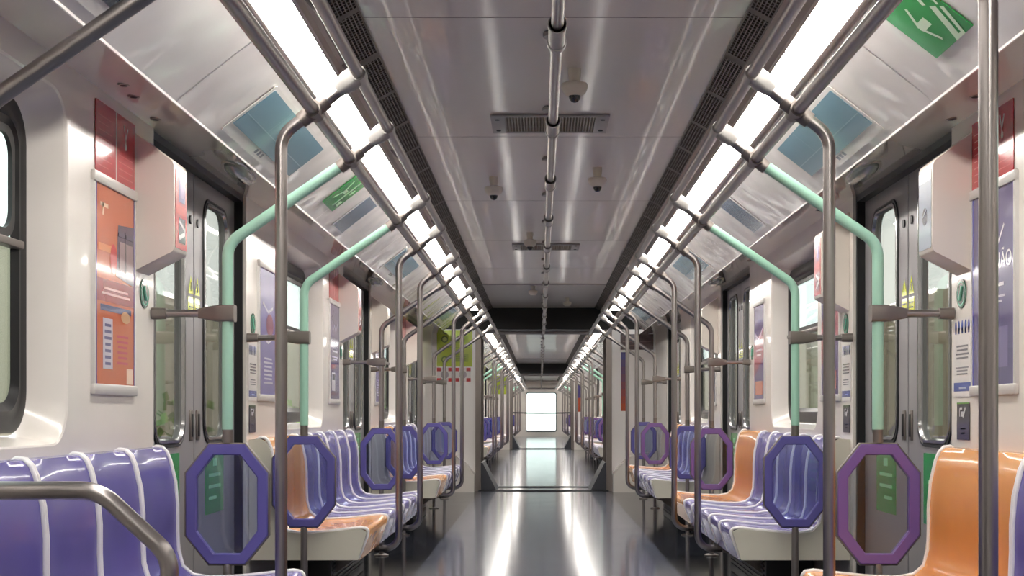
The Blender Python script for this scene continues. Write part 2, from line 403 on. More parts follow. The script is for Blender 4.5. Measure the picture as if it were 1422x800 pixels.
for car in (0, 1, 2):
    o_ = STEP * car; ya, yb = D0 + o_, D0 + CAR + o_
    mb = MB(1); mb.add([(-1.55, ya, 0), (1.55, ya, 0), (1.55, yb, 0), (-1.55, yb, 0)], [(0, 1, 2, 3)])
    mb.add([(-1.55, ya, -.06), (1.55, ya, -.06), (1.55, yb, -.06), (-1.55, yb, -.06)], [(0, 1, 2, 3)])
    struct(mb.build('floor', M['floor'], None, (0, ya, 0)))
    yd = yb - 3.2
    mb = MB(1); mb.add([(-.646, ya, 2.344), (.646, ya, 2.344), (.646, yd, 2.344), (-.646, yd, 2.344)], [(0, 1, 2, 3)])
    mb.add([(-1.6, ya, 2.40), (1.6, ya, 2.40), (1.6, yb, 2.40), (-1.6, yb, 2.40)], [(0, 1, 2, 3)])
    y = ya + .025
    while y < yd:                                     # panel joints
        mb.box(-.646, .646, y - .002, y + .002, 2.3432, 2.345, m=3); y += 2.05
    mb.add([(-.646, yd, 2.335), (.646, yd, 2.335), (.646, yb, 2.335), (-.646, yb, 2.335)], [(0, 1, 2, 3)], 2)
    mb.add([(-.646, yd, 2.335), (.646, yd, 2.335), (.646, yd, 2.346), (-.646, yd, 2.346)], [(0, 1, 2, 3)], 2)
    struct(mb.build('ceiling', [M['ceiling'], M['louvre'], M['ceiling_dark'], M['seam']], None, (0, ya, 2.34)))
    for sg in (-1, 1):
        nm = SN[sg]
        yp = yb - 1.05
        struct(louvre(sg, ya, yb).build('trim_1', [M['slot'], M['louvre']], None, (0, ya, 2.3)))
        struct(housing(sg, ya, yb).build('trim_2', M['housing'], None, (0, ya, 2.2), smooth=5))
        # sloping panels in lengths with a visible joint
        cuts = [ya] + [c for c in (door_y(k, car) + d for k in range(4) for d in (-1.36, 1.36)) if c < yp] + [yp]
        for c0, c1 in zip(cuts[:-1], cuts[1:]):
            struct(cove(sg, c0 + .003, c1 - .003).build('trim_3', M['cove'], None, (0, c0, 2)))
        mb = MB(sg); mb.sheet_y([(.93, 2.20), (1.205, 1.99)], ya, yp, 1); struct(mb.build('trim_4', M['white'], None, (0, ya, 2.0)))
        struct(soffit(sg, ya, yb).build('trim_5', M['soffit'], None, (0, ya, 2.0)))
        # walls between the doors
        segs = [(ya, door_y(0, car) - HALF, None)]
        for k in range(3): segs.append((door_y(k, car) + HALF, door_y(k + 1, car) - HALF, bench_y(k, car) - .035))
        segs.append((door_y(3, car) + HALF, yb, None))
        for y0, y1, yc in segs:
            struct(wall_segment(sg, y0, y1, yc).build('wall_' + nm, M['wall'], None, (sg * WALL, y0, 0)))
        for k in range(3): window_obj(sg, bench_y(k, car) - .035, 'window_%d' % (k + 1))
        for k in range(4): door_obj(sg, door_y(k, car), 'door_%d' % (k + 1), car == 0 and k > 0)
    end_wall(ya, 'wall_near', car > 0)
    if car < 2: end_wall(yb, 'wall_far', True)
    # gangway
    if car < 2:
        g0, g1 = yb, yb + GAP
        mb = MB(1)
        for s in (-1, 1):
            mb.loft([[(s * (.83 + (.03 if i % 2 else 0)), g0 + GAP * i / 10, 0), (s * (.83 + (.03 if i % 2 else 0)), g0 + GAP * i / 10, 2.06)] for i in range(11)], False)
            for y in (g0 - .02, g1 - .02):
                mb.box(s * .80 if s > 0 else -.87, s * .87 if s > 0 else -.80, y, y + .06, 0, 2.06, m=1)
        struct(mb.build('wall_gangway', [M['gang'], M['clamp']], None, (0, g0, 0)))
        mb = MB(1); mb.add([(-.87, g0, 2.06), (.87, g0, 2.06), (.87, g1, 2.06), (-.87, g1, 2.06)], [(0, 1, 2, 3)])
        struct(mb.build('ceiling_gangway', M['black'], None, (0, g0, 2.06)))
        mb = MB(1); mb.add([(-.9, g0, 0), (.9, g0, 0), (.9, g1, 0), (-.9, g1, 0)], [(0, 1, 2, 3)])
        mb.box(-.83, .83, g0 - .05, g0 + .03, 0, .012, .003, m=1); mb.box(-.83, .83, g1 - .03, g1 + .05, 0, .012, .003, m=1)
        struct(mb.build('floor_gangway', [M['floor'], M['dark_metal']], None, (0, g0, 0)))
        mb = MB(1)
        for s in (-1, 1):
            mb.loft([[(s * .80, y, 0), (s * .60, y, 0), (s * .66, y, .12), (s * .78, y, .36), (s * .80, y, .36)] for y in (g0 + .02, g1 - .02)], True, True)
        struct(mb.build('trim_6', M['wedge'], None, (0, g0, 0)))
        for s in (-1, 1):                              # sloping white skirting boxes beside the portal
            mb = MB(s)
            mb.prism_y([(.87, 0), (1.42, 0), (1.42, .52), (1.10, .46), (.96, .34), (.87, .22)], yb - .34, yb - .005)
            struct(mb.build('trim_7', M['wall'], None, (0, yb, 0)))
# far end: big windscreen opening
yE = D0 + CAR + 2 * STEP
mb = MB(1)
hole = rrect(-.62, .62, .22, 1.82, .08)
holed(mb, (-1.43, 1.43, 0, 2.36), hole, lambda x, z: (x, yE, z))
struct(mb.build('wall_far', M['wall'], None, (0, yE, 0)))
w = bpy.data.objects.new('window_4', None); COL.objects.link(w); w.location = (0, yE, .2); struct(w)
mb = MB(1); mb.loft([[(x, y, z) for x, z in rrect(-.61, .61, .23, 1.81, .08)] for y in (yE + .01, yE + .014)], True, True)
mb.build('pane', M['glass'], w, (0, yE, .2))
mb = MB(1); mb.loft([[(x, y, z) for x, z in rrect(-.64 + o, .64 - o, .20 + o, 1.84 - o, .08)] for y, o in ((yE - .02, 0), (yE - .03, .01), (yE - .02, .03), (yE, .03))])
mb.build('window_frame', M['rubber'], w, (0, yE, .2))

# ------------------------------------------------------------------ strip lights
SEG = 1.30
def light_seg(sg, y, label, group):
    base = (sg * .828, y, 2.19)
    t = thing('strip_light', base, label, 'light', group)
    mb = MB(sg); mb.box(.767, .889, y + .006, y + SEG - .006, 2.200, 2.208, .002); mb.build('diffuser', M['light'], t, base)
    mb = MB(sg); mb.box(.767, .889, y - .0055, y + .0055, 2.1985, 2.208, m=1); mb.box(.765, .891, y - .003, y + SEG - .003, 2.2085, 2.222); mb.build('lamp_tray', [M['housing'], M['divider']], t, base)
    return t
for sg in (-1, 1):
    y0 = 4.64 - 4 * SEG
    seen = 0
    proto = None
    for i in range(13):
        y = y0 + i * SEG
        if y < 2.0:
            lab = 'glowing strip light out over the near end of the %s lamp row' % SN[sg]
        else:
            lab = '%s glowing panel of the %s ceiling lamp strip, counted from the front' % (ORD[seen], SN[sg]); seen += 1
        if proto is None: proto = light_seg(sg, y, lab, 'strip lights along the %s ceiling edge' % SN[sg])
        else: dup(proto, y - y0, lab)
    for car in (1, 2):
        for i in range(14):
            dup(proto, i * SEG + STEP * car - .68, 'tiny glowing strip light of the %s lamp row beyond the gangway' % SN[sg], 'far strip lights on the %s' % SN[sg])

# ------------------------------------------------------------------ overhead rails
def rail(sg, a, z, r, ya, yb, label, nm='overhead_rail', fit=None):
    base = (sg * a, ya, z)
    t = thing(nm, base, label, 'handrail')
    mb = MB(sg); mb.tube([(a, ya, z), (a, yb, z)], r, 16); mb.build('tube', M['steel'], t, base)
    if fit: fit(t, base)
    return t
RO = (.72, 1.90); RI = (.585, 2.007)
for car in (0, 1, 2):
    ya, yb = D0 + .3 + STEP * car, D0 + CAR - .08 + STEP * car
    far = '' if car == 0 else (' in the next carriage' if car == 1 else ' in the farthest carriage')
    for sg in (-1, 1):
        rail(sg, RO[0], RO[1], .020, ya, yb, 'lower steel grab rail below the %s lamp strip%s' % (SN[sg], far))
        rail(sg, RI[0], RI[1], .018, ya, yb, 'upper steel grab rail beside the %s black air louvre%s' % (SN[sg], far))
    def fit(t, base, car=car):
        y = 3.72 - 2.4 + STEP * car
        while y < D0 + CAR + STEP * car:
            mb = MB(1)
            mb.tube([(0, y - .10, 2.01), (0, y + .10, 2.01)], .023, 16)
            mb.tube([(0, y + .075, 2.01), (0, y + .10, 2.01)], .026, 16)
            mb.tube([(0, y - .10, 2.01), (0, y - .085, 2.01)], .026, 16)
            mb.box(-.008, .008, y - .05, y + .05, 2.02, 2.335, .003)
            mb.lathe((0, y, 2.325), [(.035, 0), (.035, .012), (.03, .018)], 16)
            mb.build('rail_bracket', M['steel_light'], t, base); y += 1.2
    rail(1, 0, 2.01, .0165, ya, yb, 'steel grab rail hanging along the middle of the ceiling%s' % far, fit=fit)
    for yy, wh in ((yb + .03, 'far'),):
        mb = MB(1); mb.tube([(-.60, yy, 2.012), (.60, yy, 2.012)], .02, 14)
        t = thing('end_rail', (0, yy, 2.012), 'steel crossbar joining the overhead rails above the gangway opening%s' % far, 'handrail')
        mb.build('tube', M['steel'], t, (0, yy, 2.012))
        mb = MB(1)
        for s in (-1, 1): mb.lathe((s * .585, yy, 1.985), [(.028, 0), (.028, .05)], 14)
        mb.build('end_collar', M['steel_light'], t, (0, yy, 2.012))

# ------------------------------------------------------------------ poles
def hanger(sg, y, t, base, tube_mat=None):
    """bracket from the lamp housing to the upper rail and the tee on the lower rail"""
    mb = MB(sg)
    mb.tube([(RI[0], y - .032, RI[1]), (RI[0], y + .032, RI[1])], .0235, 16)
    dx, dz = (RO[0] - RI[0]) / .172, (RO[1] - RI[1]) / .172      # unit vector down the hanger
    lo = []
    for q, w, h in ((.012, .026, .030), (.035, .027, .031), (.058, .022, .026), (.080, .0195, .0205)):
        lo.append([(RI[0] + dx * q + dz * -zz, y + yy, RI[1] + dz * q + dx * zz) for yy, zz in rrect(-w, w, -h + .004, h + .004, w * .7, 4)])
    mb.loft(lo, True, True)
    mb.tube([(RI[0] + .02, y, RI[1] + .02), (RI[0] + .05, y, RI[1] + .10), (.745, y, 2.236)], [.011, .006, .006], 10)
    mb.build('ceiling_bracket', M['steel_light'], t, base)
    mb = MB(sg)
    mb.tube([(RO[0], y - .045, RO[1]), (RO[0], y + .045, RO[1])], .0265, 16)
    d = Vector((RO[0] - RI[0], 0, RO[1] - RI[1])).normalized()
    c = Vector((RO[0], y, RO[1]))
    mb.tube([tuple(c - d * .05), tuple(c + d * .05)], .0245, 16)
    mb.build('tee_clamp', M['clamp'], t, base)

def straight_pole(sg, y, label, group):
    base = (sg * .817, y, .25)
    t = thing('grab_pole', base, label, 'grab pole', group)
    pts = fillet([(RI[0], y, RI[1]), (RO[0], y, RO[1]), (.817, y, RO[1] - .073), (.817, y, .252), (.947, y, .262)], [.0, .085, .075])
    mb = MB(sg); mb.tube(pts, .0185, 16); mb.build('tube', M['steel'], t, base)
    hanger(sg, y, t, base)
    mb = MB(sg); mb.tube([(.922, y, .2605), (.9485, y, .2625)], .024, 14); mb.build('foot_collar', M['clamp'], t, base)
    return t

PX = 1.155
def bent_pole(sg, y, green, label, group, bar=True, foot=.905):
    base = (sg * PX, y, foot)
    t = thing('grab_pole', base, label, 'grab pole', group)
    sl = .69; zb = RO[1] - (PX - RO[0]) * sl
    d = Vector((1, 0, -sl)).normalized()
    mb = MB(sg)
    j = (RO[0] + d.x * .05, y, RO[1] + d.z * .05)
    mb.tube([(RI[0], y, RI[1]), (RO[0], y, RO[1]), j], .0185, 16)
    mb.build('upper_tube', M['steel'], t, base)
    mb = MB(sg)
    mb.tube(fillet([j, (PX, y, zb), (PX, y, foot + .035)], .09), .0205 if green else .0185, 16)
    o = mb.build('tube', M['green_tube'] if green else M['steel'], t, base)
    if green: o['label'] = 'pale green tube'
    mb = MB(sg); mb.tube([(PX, y, foot - .012), (PX, y, foot + .04)], .0185, 14); mb.build('foot_collar', M['clamp'], t, base)
    hanger(sg, y, t, base)
    if bar:
        mb = MB(sg)
        mb.tube([(PX + .03, y, 1.352), (WALL - .003, y, 1.352)], .0135, 14)
        mb.build('wall_bar', M['steel'], t, base)
        mb = MB(sg)
        lo = []
        for a, w, h in ((PX - .027, .027, .030), (PX + .025, .027, .030), (PX + .05, .022, .027), (PX + .10, .014, .017), (PX + .102, .014, .017)):
            lo.append([(a, y + yy, 1.352 + zz) for yy, zz in rrect(-w, w, -h, h, min(w, h) * .35, 4)])
        mb.loft(lo, True, True)
        mb.build('bar_clamp', M['clamp'], t, base)
        mb = MB(sg); lo = []
        for a, w in ((WALL - .055, .019), (WALL - .004, .021)):
            lo.append([(a, y + yy, 1.352 + zz) for yy, zz in rrect(-w, w, -w, w, w * .6, 4)])
        mb.loft(lo, True, True)
        mb.build('wall_socket', M['clamp'], t, base)
    return t

# ------------------------------------------------------------------ octagonal screens
def oct_loop(c, hw, hh, tw, sh):
    return [(c[0] + a, c[1] + z) for a, z in ((-tw, hh), (tw, hh), (hw, sh), (hw, -sh), (tw, -hh), (-tw, -hh), (-hw, -sh), (-hw, sh))]
def screen(sg, y, mauve, label, group):
    base = (sg * PX, y, 0)
    t = thing('octagonal_screen', base, label, 'screen', group)
    c = (PX, .675)
    O = lambda o: oct_loop(c, .150 - o, .2175 - o, .066 - o * .45, .112 - o * .4)
    mb = MB(sg)
    lo = [(o, yy) for o, yy in ((.004, -.013), (.008, -.016), (.039, -.016), (.043, -.012), (.043, .012), (.039, .016), (.008, .016), (.004, .013))]
    mb.loft([[(a, y + yy, z) for a, z in O(o)] for o, yy in lo])
    fr = mb.build('frame', M['frame_mauve' if mauve else 'frame_blue'], t, base, smooth=25)
    mb = MB(sg)
    mb.loft([[(a, y + yy, z) for a, z in O(o)] for o, yy in ((.004, -.0145), (.0, -.012), (.0, .012), (.004, .0145))])
    mb.build('edge_band', M['clamp'], fr, base, smooth=25)
    mb = MB(sg); mb.loft([[(a, y + yy, z) for a, z in O(.037)] for yy in (-.003, .003)], True, True)
    mb.build('pane', M['screen_glass'] if not mauve else M['clear_pane'], t, base)
    mb = MB(sg); mb.tube([(PX, y, .0), (PX, y, .462)], .0165, 14); mb.lathe((PX, y, 0), [(.05, 0), (.05, .008), (.03, .014)], 18)
    mb.build('post', M['steel'], t, base)
    return t

# ------------------------------------------------------------------ seats
SEATW = .43
PROF = [(.908, .305), (.884, .37), (.866, .420), (.864, .436), (.873, .448), (.90, .452), (.98, .443), (1.08, .432), (1.19, .428), (1.248, .438), (1.283, .468), (1.299, .525), (1.302, .60), (1.302, .68), (1.309, .76), (1.326, .832), (1.338, .862), (1.354, .878), (1.374, .881), (1.395, .868), (1.402, .84)]
def shell(sg, y0, w):
    mb = MB(sg); nu = 10; lo = []
    for i in range(nu + 1):
        u = i / nu; e = 1 - (2 * u - 1) ** 2; y = y0 + .004 + (w - .008) * u
        L = []
        for j, (a, z) in enumerate(PROF):
            d = 0.0
            if 4 <= j <= 9: L.append((a, y, z - .010 * e)); continue
            if 10 <= j <= 16: L.append((a + .009 * e, y, z)); continue
            if j in (1, 2, 3): L.append((a + .004 * e, y, z - .004 * e)); continue
            L.append((a, y, z))
        lo.append(L)
    mb.loft(lo, False)
    lo2 = [[(a + (.012 if j >= 10 else 0), y, z - (.012 if j < 10 else 0)) for j, (a, y, z) in enumerate(L)] for L in lo]
    mb.loft(lo2, False)
    return mb
def rim_mb(sg, y0, w, q):
    mb = MB(sg)
    for y in ((y0 + .008, y0 + w - .008)[q],):
        mb.tube([(a - .001, y, z + .001) for a, z in PROF], .0078, 8)
    return mb
PANEL = [(.866, .436), (.908, .300), (WALL - .002, .300), (WALL - .002, .872), (1.372, .876), (1.345, .862), (1.322, .82), (1.305, .74), (1.299, .66), (1.299, .56), (1.285, .475), (1.248, .435), (1.16, .424), (.90, .448)]
def bench(sg, seats, y0, label, group=None):
    """seats: list of 'p' or 'o' (orange, double width) from the near end"""
    L = sum(SEATW * (2 if s == 'o' else 1) for s in seats)
    base = (sg * 1.15, y0 + L / 2, 0)
    t = thing('seat_bench', base, label, 'bench', group)
    y = y0
    for s in seats:
        w = SEATW * (2 if s == 'o' else 1)
        o = shell(sg, y, w).build('seat', M['orange' if s == 'o' else 'purple'], t, base, smooth=50)
        o['label'] = 'double-width orange seat' if s == 'o' else 'purple seat'
        for q in (0, 1): rim_mb(sg, y, w, q).build('seat_rim', M['rim'], o, base, smooth=60)
        y += w
    for ye in (y0 - .016, y0 + L + .002):
        mb = MB(sg); mb.prism_y(PANEL, ye, ye + .014)
        mb.build('end_panel', M['beige'], t, base)
    mb = MB(sg)
    mb.prism_y([(.93, .30), (1.0, .34), (1.42, .36), (1.42, .30)], y0 + .01, y0 + L - .01)
    mb.build('seat_beam', M['dark_metal'], t, base)
    yc = y0 + L - 1.465
    for yy in (yc - .545 if L > 2 else y0 + .2, yc + .79):
        mb = MB(sg)
        mb.prism_y([(.95, .302), (1.42, .302), (1.42, .02), (1.30, .02), (1.03, .22), (.95, .24)], yy - .04, yy + .04)
        mb.build('bracket', M['clamp'], t, base)
    mb = MB(sg); mb.box(1.16, 1.415, y0 + L * .27, y0 + L * .73, 0.0, .27, .01)
    for i in range(8): mb.box(1.154, 1.162, y0 + L * .27 + .05, y0 + L * .73 - .05, .05 + i * .024, .06 + i * .024)
    mb.build('heater_box', M['dark_metal'], t, base)
    return t
BL = bench_y(0) - 1.505        # near edge of the benches of bay 0
pos = 1.505
LEFT_SEATS = ['o', 'p', 'p', 'p', 'p', 'p']; RIGHT_SEATS = ['p', 'p', 'p', 'p', 'p', 'o']
def by(b, car=0): return bench_y(b, car) - 1.545
BW = 7 * SEATW
nb = bench(-1, ['p'] * 4, by(0) + 3 * SEATW, 'four-seat purple bench beside the bent steel armrest')
nl = bench(-1, LEFT_SEATS, by(1), 'purple bench past the first left door, wide orange seat at its near end')
l3 = dup(nl, PITCH, 'purple bench past the second left door, its orange end seen under two steel poles')
nr = bench(1, RIGHT_SEATS, by(0), 'bench with wide orange seat at the right edge, beside the foreground pole')
r2 = dup(nr, PITCH, 'purple bench past the first right door, orange seat at its far end')
r3 = dup(nr, 2 * PITCH, 'purple bench past the second right door, under the two distant mauve screens')
for car in (1, 2):
    for b in range(3):
        for pr, sg, bi in ((nl, -1, 1), (nr, 1, 0)):
            dup(pr, PITCH * (b - bi) + STEP * car, 'small distant purple and orange bench on the %s beyond the gangway' % SN[sg], 'distant benches on the %s' % SN[sg])
# straight poles at the benches
def sp(b, car=0): return (bench_y(b, car) - .545, bench_y(b, car) + .79)
for sg in (-1, 1):
    y1, y2 = sp(0)
    G = 'steel grab poles along the %s benches' % SN[sg]
    pr = straight_pole(sg, y2, ('tall steel pole in front of the left screen with the dark blue frame' if sg < 0 else 'tall steel pole between the two large screens on the right'), G)
    if sg > 0: dup(pr, 2.68 - y2, 'thick foreground steel pole in front of the orange seat at the right')
    for b in (1, 2):
        for q, yy in enumerate(sp(b)):
            dup(pr, yy - y2, 'tall steel pole with curved foot at the %s end of the %s %s bench' % (('near' if q == 0 else 'far'), ORD[b], SN[sg]))
    for car in (1, 2):
        for b in range(3):
            for yy in sp(b, car):
                dup(pr, yy - y2, 'thin distant steel pole on the %s beyond the gangway' % SN[sg], 'distant grab poles on the %s' % SN[sg])

# bent poles and screens at the doors
def gp(k, car=0): return (door_y(k, car) - .815, door_y(k, car) + .79)
WH = {(1, 0): 'near side of the first', (1, 1): 'far side of the first', (2, 0): 'near side of the second', (2, 1): 'far side of the second', (3, 0): 'near side of the third', (3, 1): 'far side of the third'}
for sg in (-1, 1):
    gpole = spole = None; scr = {}
    for k in (1, 2, 3):
        for q, y in enumerate(gp(k)):
            w = WH[(k, q)]
            if k == 1:
                lab = 'pale green bent pole at the %s %s door' % (w, SN[sg])
                if gpole is None: gpole = bent_pole(sg, y, True, lab, 'pale green bent poles'); gy = y
                else: dup(gpole, y - gy, lab)
            else:
                lab = 'bent steel pole at the %s %s door' % (w, SN[sg])
                if spole is None: spole = bent_pole(sg, y, False, lab, 'bent steel poles by the doors'); sy = y
                else: dup(spole, y - sy, lab)
            mv = (sg > 0 and q == 0)
            lab = '%s eight-sided screen on the %s %s door' % ('mauve' if mv else 'violet-blue', w, SN[sg])
            if mv not in scr: scr[mv] = (screen(sg, y, mv, lab, 'octagonal screens by the doors'), y)
            else: dup(scr[mv][0], y - scr[mv][1], lab)
    for car in (1, 2):
        for k in range(4):
            for q, y in enumerate(gp(k, car)):
                pp, py = (gpole, gy) if k in (1, ) else (spole, sy)
                dup(pp, y - py, 'distant %s bent pole at a %s door beyond the gangway' % ('green' if k == 1 else 'steel', SN[sg]), 'distant %s bent poles on the %s' % ('green' if k == 1 else 'steel', SN[sg]))
                mv = (sg > 0 and q == 0)
                dup(scr[mv][0], y - scr[mv][1], 'distant %s screen at a %s door beyond the gangway' % ('mauve' if mv else 'violet-blue', SN[sg]), 'distant %s screens on the %s' % ('mauve' if mv else 'violet-blue', SN[sg]))
# the bent grey pole and low armrest rail at the near end of the four-seat bench
yA = 2.76
bent_pole(-1, yA, False, 'thick bent steel pole crossing the upper left corner', None, True, .80)
base = (-.80, 3.0, 0)
t = thing('armrest_rail', base, 'bent steel armrest rail in front of the purple bench at the lower left', 'armrest')
mb = MB(-1)
mb.tube(fillet([(WALL - .01, 2.97, .834), (.985, 2.97, .834), (.835, 2.97, .695), (.835, 2.97, .02)], [.10, .08]), .0195, 16)
mb.build('tube', M['steel'], t, base)
mb = MB(-1); mb.lathe((.835, 2.97, 0), [(.045, 0), (.045, .01), (.03, .02)], 18); mb.disc_a(WALL - .014, WALL, 2.97, .834, .04)
mb.build('flange', M['clamp'], t, base)

# ------------------------------------------------------------------ flat prints: posters, signs, screens
class Print:
    """flat printed sheet; coordinates u (reading direction) and v (up), laid on a plane given by origin, U and V"""
    def __init__(self, org, U, V, thick=.002):
        self.o = Vector(org); self.U = Vector(U).normalized(); self.V = Vector(V).normalized(); self.N = self.U.cross(self.V); self.mats = []; self.mb = MB(1); self.lay = 0; self.th = thick
    def _m(self, rgb):
        mm = prnt(rgb)
        if mm not in self.mats: self.mats.append(mm)
        return self.mats.index(mm)
    def P(self, u, v, h): return tuple(self.o + self.U * u + self.V * v + self.N * h)
    def sheet(self, w, h, rgb, r=.004):
        pts = rrect(0, w, 0, h, max(r, .001), 4)
        self.mb.loft([[self.P(u, v, hh) for u, v in pts] for hh in (0, self.th)], True, True, self._m(rgb)); return self
    def poly(self, pts, rgb, lift=1):
        self.mb.add([self.P(u, v, self.th + .0006 * lift) for u, v in pts], [tuple(range(len(pts)))], self._m(rgb)); return self
    def rect(self, u0, v0, u1, v1, rgb, lift=1): return self.poly([(u0, v0), (u1, v0), (u1, v1), (u0, v1)], rgb, lift)
    def disc(self, u, v, r, rgb, lift=1, ru=None):
        return self.poly([(u + (ru or r) * math.cos(2 * PI * i / 20), v + r * math.sin(2 * PI * i / 20)) for i in range(20)], rgb, lift)
    def stroke(self, pts, w, rgb, lift=2):
        for (a, b), (c, d) in zip(pts[:-1], pts[1:]):
            n = Vector((-(d - b), c - a)).normalized() * w / 2
            self.poly([(a + n.x, b + n.y), (c + n.x, d + n.y), (c - n.x, d - n.y), (a - n.x, b - n.y)], rgb, lift)
        return self
    def text(self, s, u, v, size, rgb, lift=3, align='LEFT'):
        cu = bpy.data.curves.new('t', 'FONT'); cu.body = s; cu.size = size; cu.align_x = align
        ob = bpy.data.objects.new('t', cu); COL.objects.link(ob)
        bpy.context.view_layer.update()
        me = bpy.data.meshes.new_from_object(ob.evaluated_get(bpy.context.evaluated_depsgraph_get()))
        self.mb.add([self.P(u + p.co.x, v + p.co.y, self.th + .0006 * lift) for p in me.vertices], [list(f.vertices) for f in me.polygons], self._m(rgb))
        bpy.data.objects.remove(ob); bpy.data.curves.remove(cu); bpy.data.meshes.remove(me); return self
    def lines(self, u0, u1, v0, v1, n, rgb, lift=2):
        rr = random.Random(int(u0 * 999 + v0 * 777 + n))
        st = (v1 - v0) / n
        for i in range(n):
            w = (u1 - u0) * rr.uniform(.75, 1.0); m_ = (u0 + u1) / 2
            self.rect(m_ - w / 2, v0 + i * st, m_ + w / 2, v0 + i * st + st * .45, rgb, lift)
        return self
    def build(self, name, parent=None, base=None):
        if base is None: base = tuple(self.o)
        return self.mb.build(name, self.mats, parent, base)

def wallprint(sg, y0, y1, z0, off=.0015):
    """on a side wall between y0 < y1, reading direction as seen from the aisle"""
    if sg < 0: return Print((-(WALL - off), y0, z0), (0, 1, 0), (0, 0, 1)), y1 - y0
    return Print((WALL - off, y1, z0), (0, -1, 0), (0, 0, 1)), y1 - y0

def poster_frame(sg, y0, y1, z0, z1, label, design, group='framed posters on the walls'):
    base = (sg * WALL, (y0 + y1) / 2, z0)
    t = thing('poster', base, label, 'poster', group)
    mb = MB(sg)
    mb.loft([[(a, y, z) for y, z in rrect(y0 + o, y1 - o, z0 + o, z1 - o, .012)] for a, o in ((WALL, 0), (WALL - .010, .002), (WALL - .012, .008), (WALL - .012, .018), (WALL - .006, .020))])
    mb.box(WALL - .016, WALL, y0, y1, z1 - .03, z1 + .004, .004); mb.box(WALL - .016, WALL, y0, y1, z0 - .004, z0 + .03, .004)
    mb.build('poster_frame', M['alu'], t, base)
    p, w = wallprint(sg, y0 + .016, y1 - .016, z0 + .02, .007)
    design(p, w, z1 - z0 - .04)
    p.build('poster_sheet', t, base)
    return t

def d_orange(p, w, h):
    p.sheet(w, h, (192, 98, 62)); p.rect(0, 0, .018, h, (74, 64, 140)); p.rect(w - .012, 0, w, h, (88, 70, 140))
    p.rect(.05, h * .88, .13, h * .90, (240, 200, 170)); p.rect(.07, h * .84, .085, h * .90, (240, 200, 170))
    p.poly([(w * .50, h * .56), (w * .97, h * .53), (w * .97, h * .84), (w * .56, h * .82)], (88, 72, 92))
    p.poly([(w * .58, h * .60), (w * .95, h * .58), (w * .95, h * .74), (w * .60, h * .74)], (150, 128, 128), 2)
    p.rect(w * .74, h * .57, w * .76, h * .8, (70, 60, 80), 3); p.rect(w * .56, h * .765, w * .97, h * .785, (60, 66, 100), 3)
    p.disc(w * .44, h * .64, h * .075, (196, 60, 60), 2, .035)
    p.rect(.03, h * .665, w * .4, h * .70, (226, 140, 90))
    p.rect(.02, h * .42, w - .012, h * .53, (150, 45, 52)); p.lines(.06, w - .05, h * .455, h * .505, 2, (222, 190, 186))
    p.rect(w * .12, h * .375, w * .9, h * .405, (58, 62, 110)); p.disc(w * .75, h * .36, h * .03, (206, 160, 120), 2, .05)
    p.rect(w * .18, h * .09, w * .42, h * .34, (196, 188, 200)); p.lines(w * .21, w * .39, h * .11, h * .33, 7, (96, 92, 130))
    p.lines(w * .52, w * .82, h * .12, h * .28, 6, (186, 70, 80)); p.rect(w * .78, h * .02, w * .95, h * .10, (240, 205, 180))
def d_violet(p, w, h, big=None):
    p.sheet(w, h, (96, 90, 132)); p.rect(0, 0, .022, h, (66, 62, 156)); p.rect(w - .012, 0, w, h, (84, 76, 150))
    p.poly([(w * .2, h * .84), (w * .55, h * .78), (w * .62, h * .86), (w * .4, h * .93)], (52, 48, 78))
    p.stroke([(w * .30, h * .70), (w * .46, h * .78), (w * .62, h * .70), (w * .78, h * .80)], .010, (226, 222, 232))
    p.lines(w * .18, w * .85, h * .50, h * .54, 1, (226, 222, 232)); p.lines(w * .2, w * .8, h * .42, h * .47, 2, (190, 186, 206))
    p.rect(w * .18, h * .33, w * .6, h * .37, (196, 58, 72)); p.rect(w * .2, h * .10, w * .55, h * .29, (214, 212, 222)); p.rect(w * .24, h * .21, w * .5, h * .27, (70, 66, 100), 2)
    p.rect(w * .2, h * .055, w * .58, h * .085, (150, 54, 60)); p.rect(w * .62, h * .10, w * .86, h * .30, (120, 112, 156))
def d_nao(p, w, h):
    d_violet(p, w, h)
    p.text('NÃO', w * .565, h * .59, h * .112, (235, 232, 240))
def d_lilac(p, w, h):
    p.sheet(w, h, (120, 112, 168)); p.rect(0, 0, .016, h, (76, 70, 158)); p.stroke([(w * .2, h * .72), (w * .5, h * .66), (w * .8, h * .70)], .014, (220, 216, 236))
    p.stroke([(w * .2, h * .46), (w * .5, h * .42), (w * .85, h * .47)], .012, (214, 210, 232)); p.disc(w * .62, h * .56, h * .09, (150, 84, 110), 1, .09)
    p.lines(w * .2, w * .8, h * .1, h * .32, 7, (200, 196, 222))
def d_warm(p, w, h):
    p.sheet(w, h, (92, 70, 130)); p.poly([(0, h * .25), (w, h * .45), (w, h * .75), (0, h * .6)], (170, 74, 92)); p.stroke([(w * .1, h * .7), (w * .5, h * .62), (w * .9, h * .74)], .016, (222, 206, 224))
    p.rect(w * .15, h * .06, w * .85, h * .2, (206, 130, 110)); p.disc(w * .5, h * .85, h * .06, (70, 66, 150), 1, .09); p.lines(w * .2, w * .8, h * .46, h * .56, 2, (235, 220, 226))

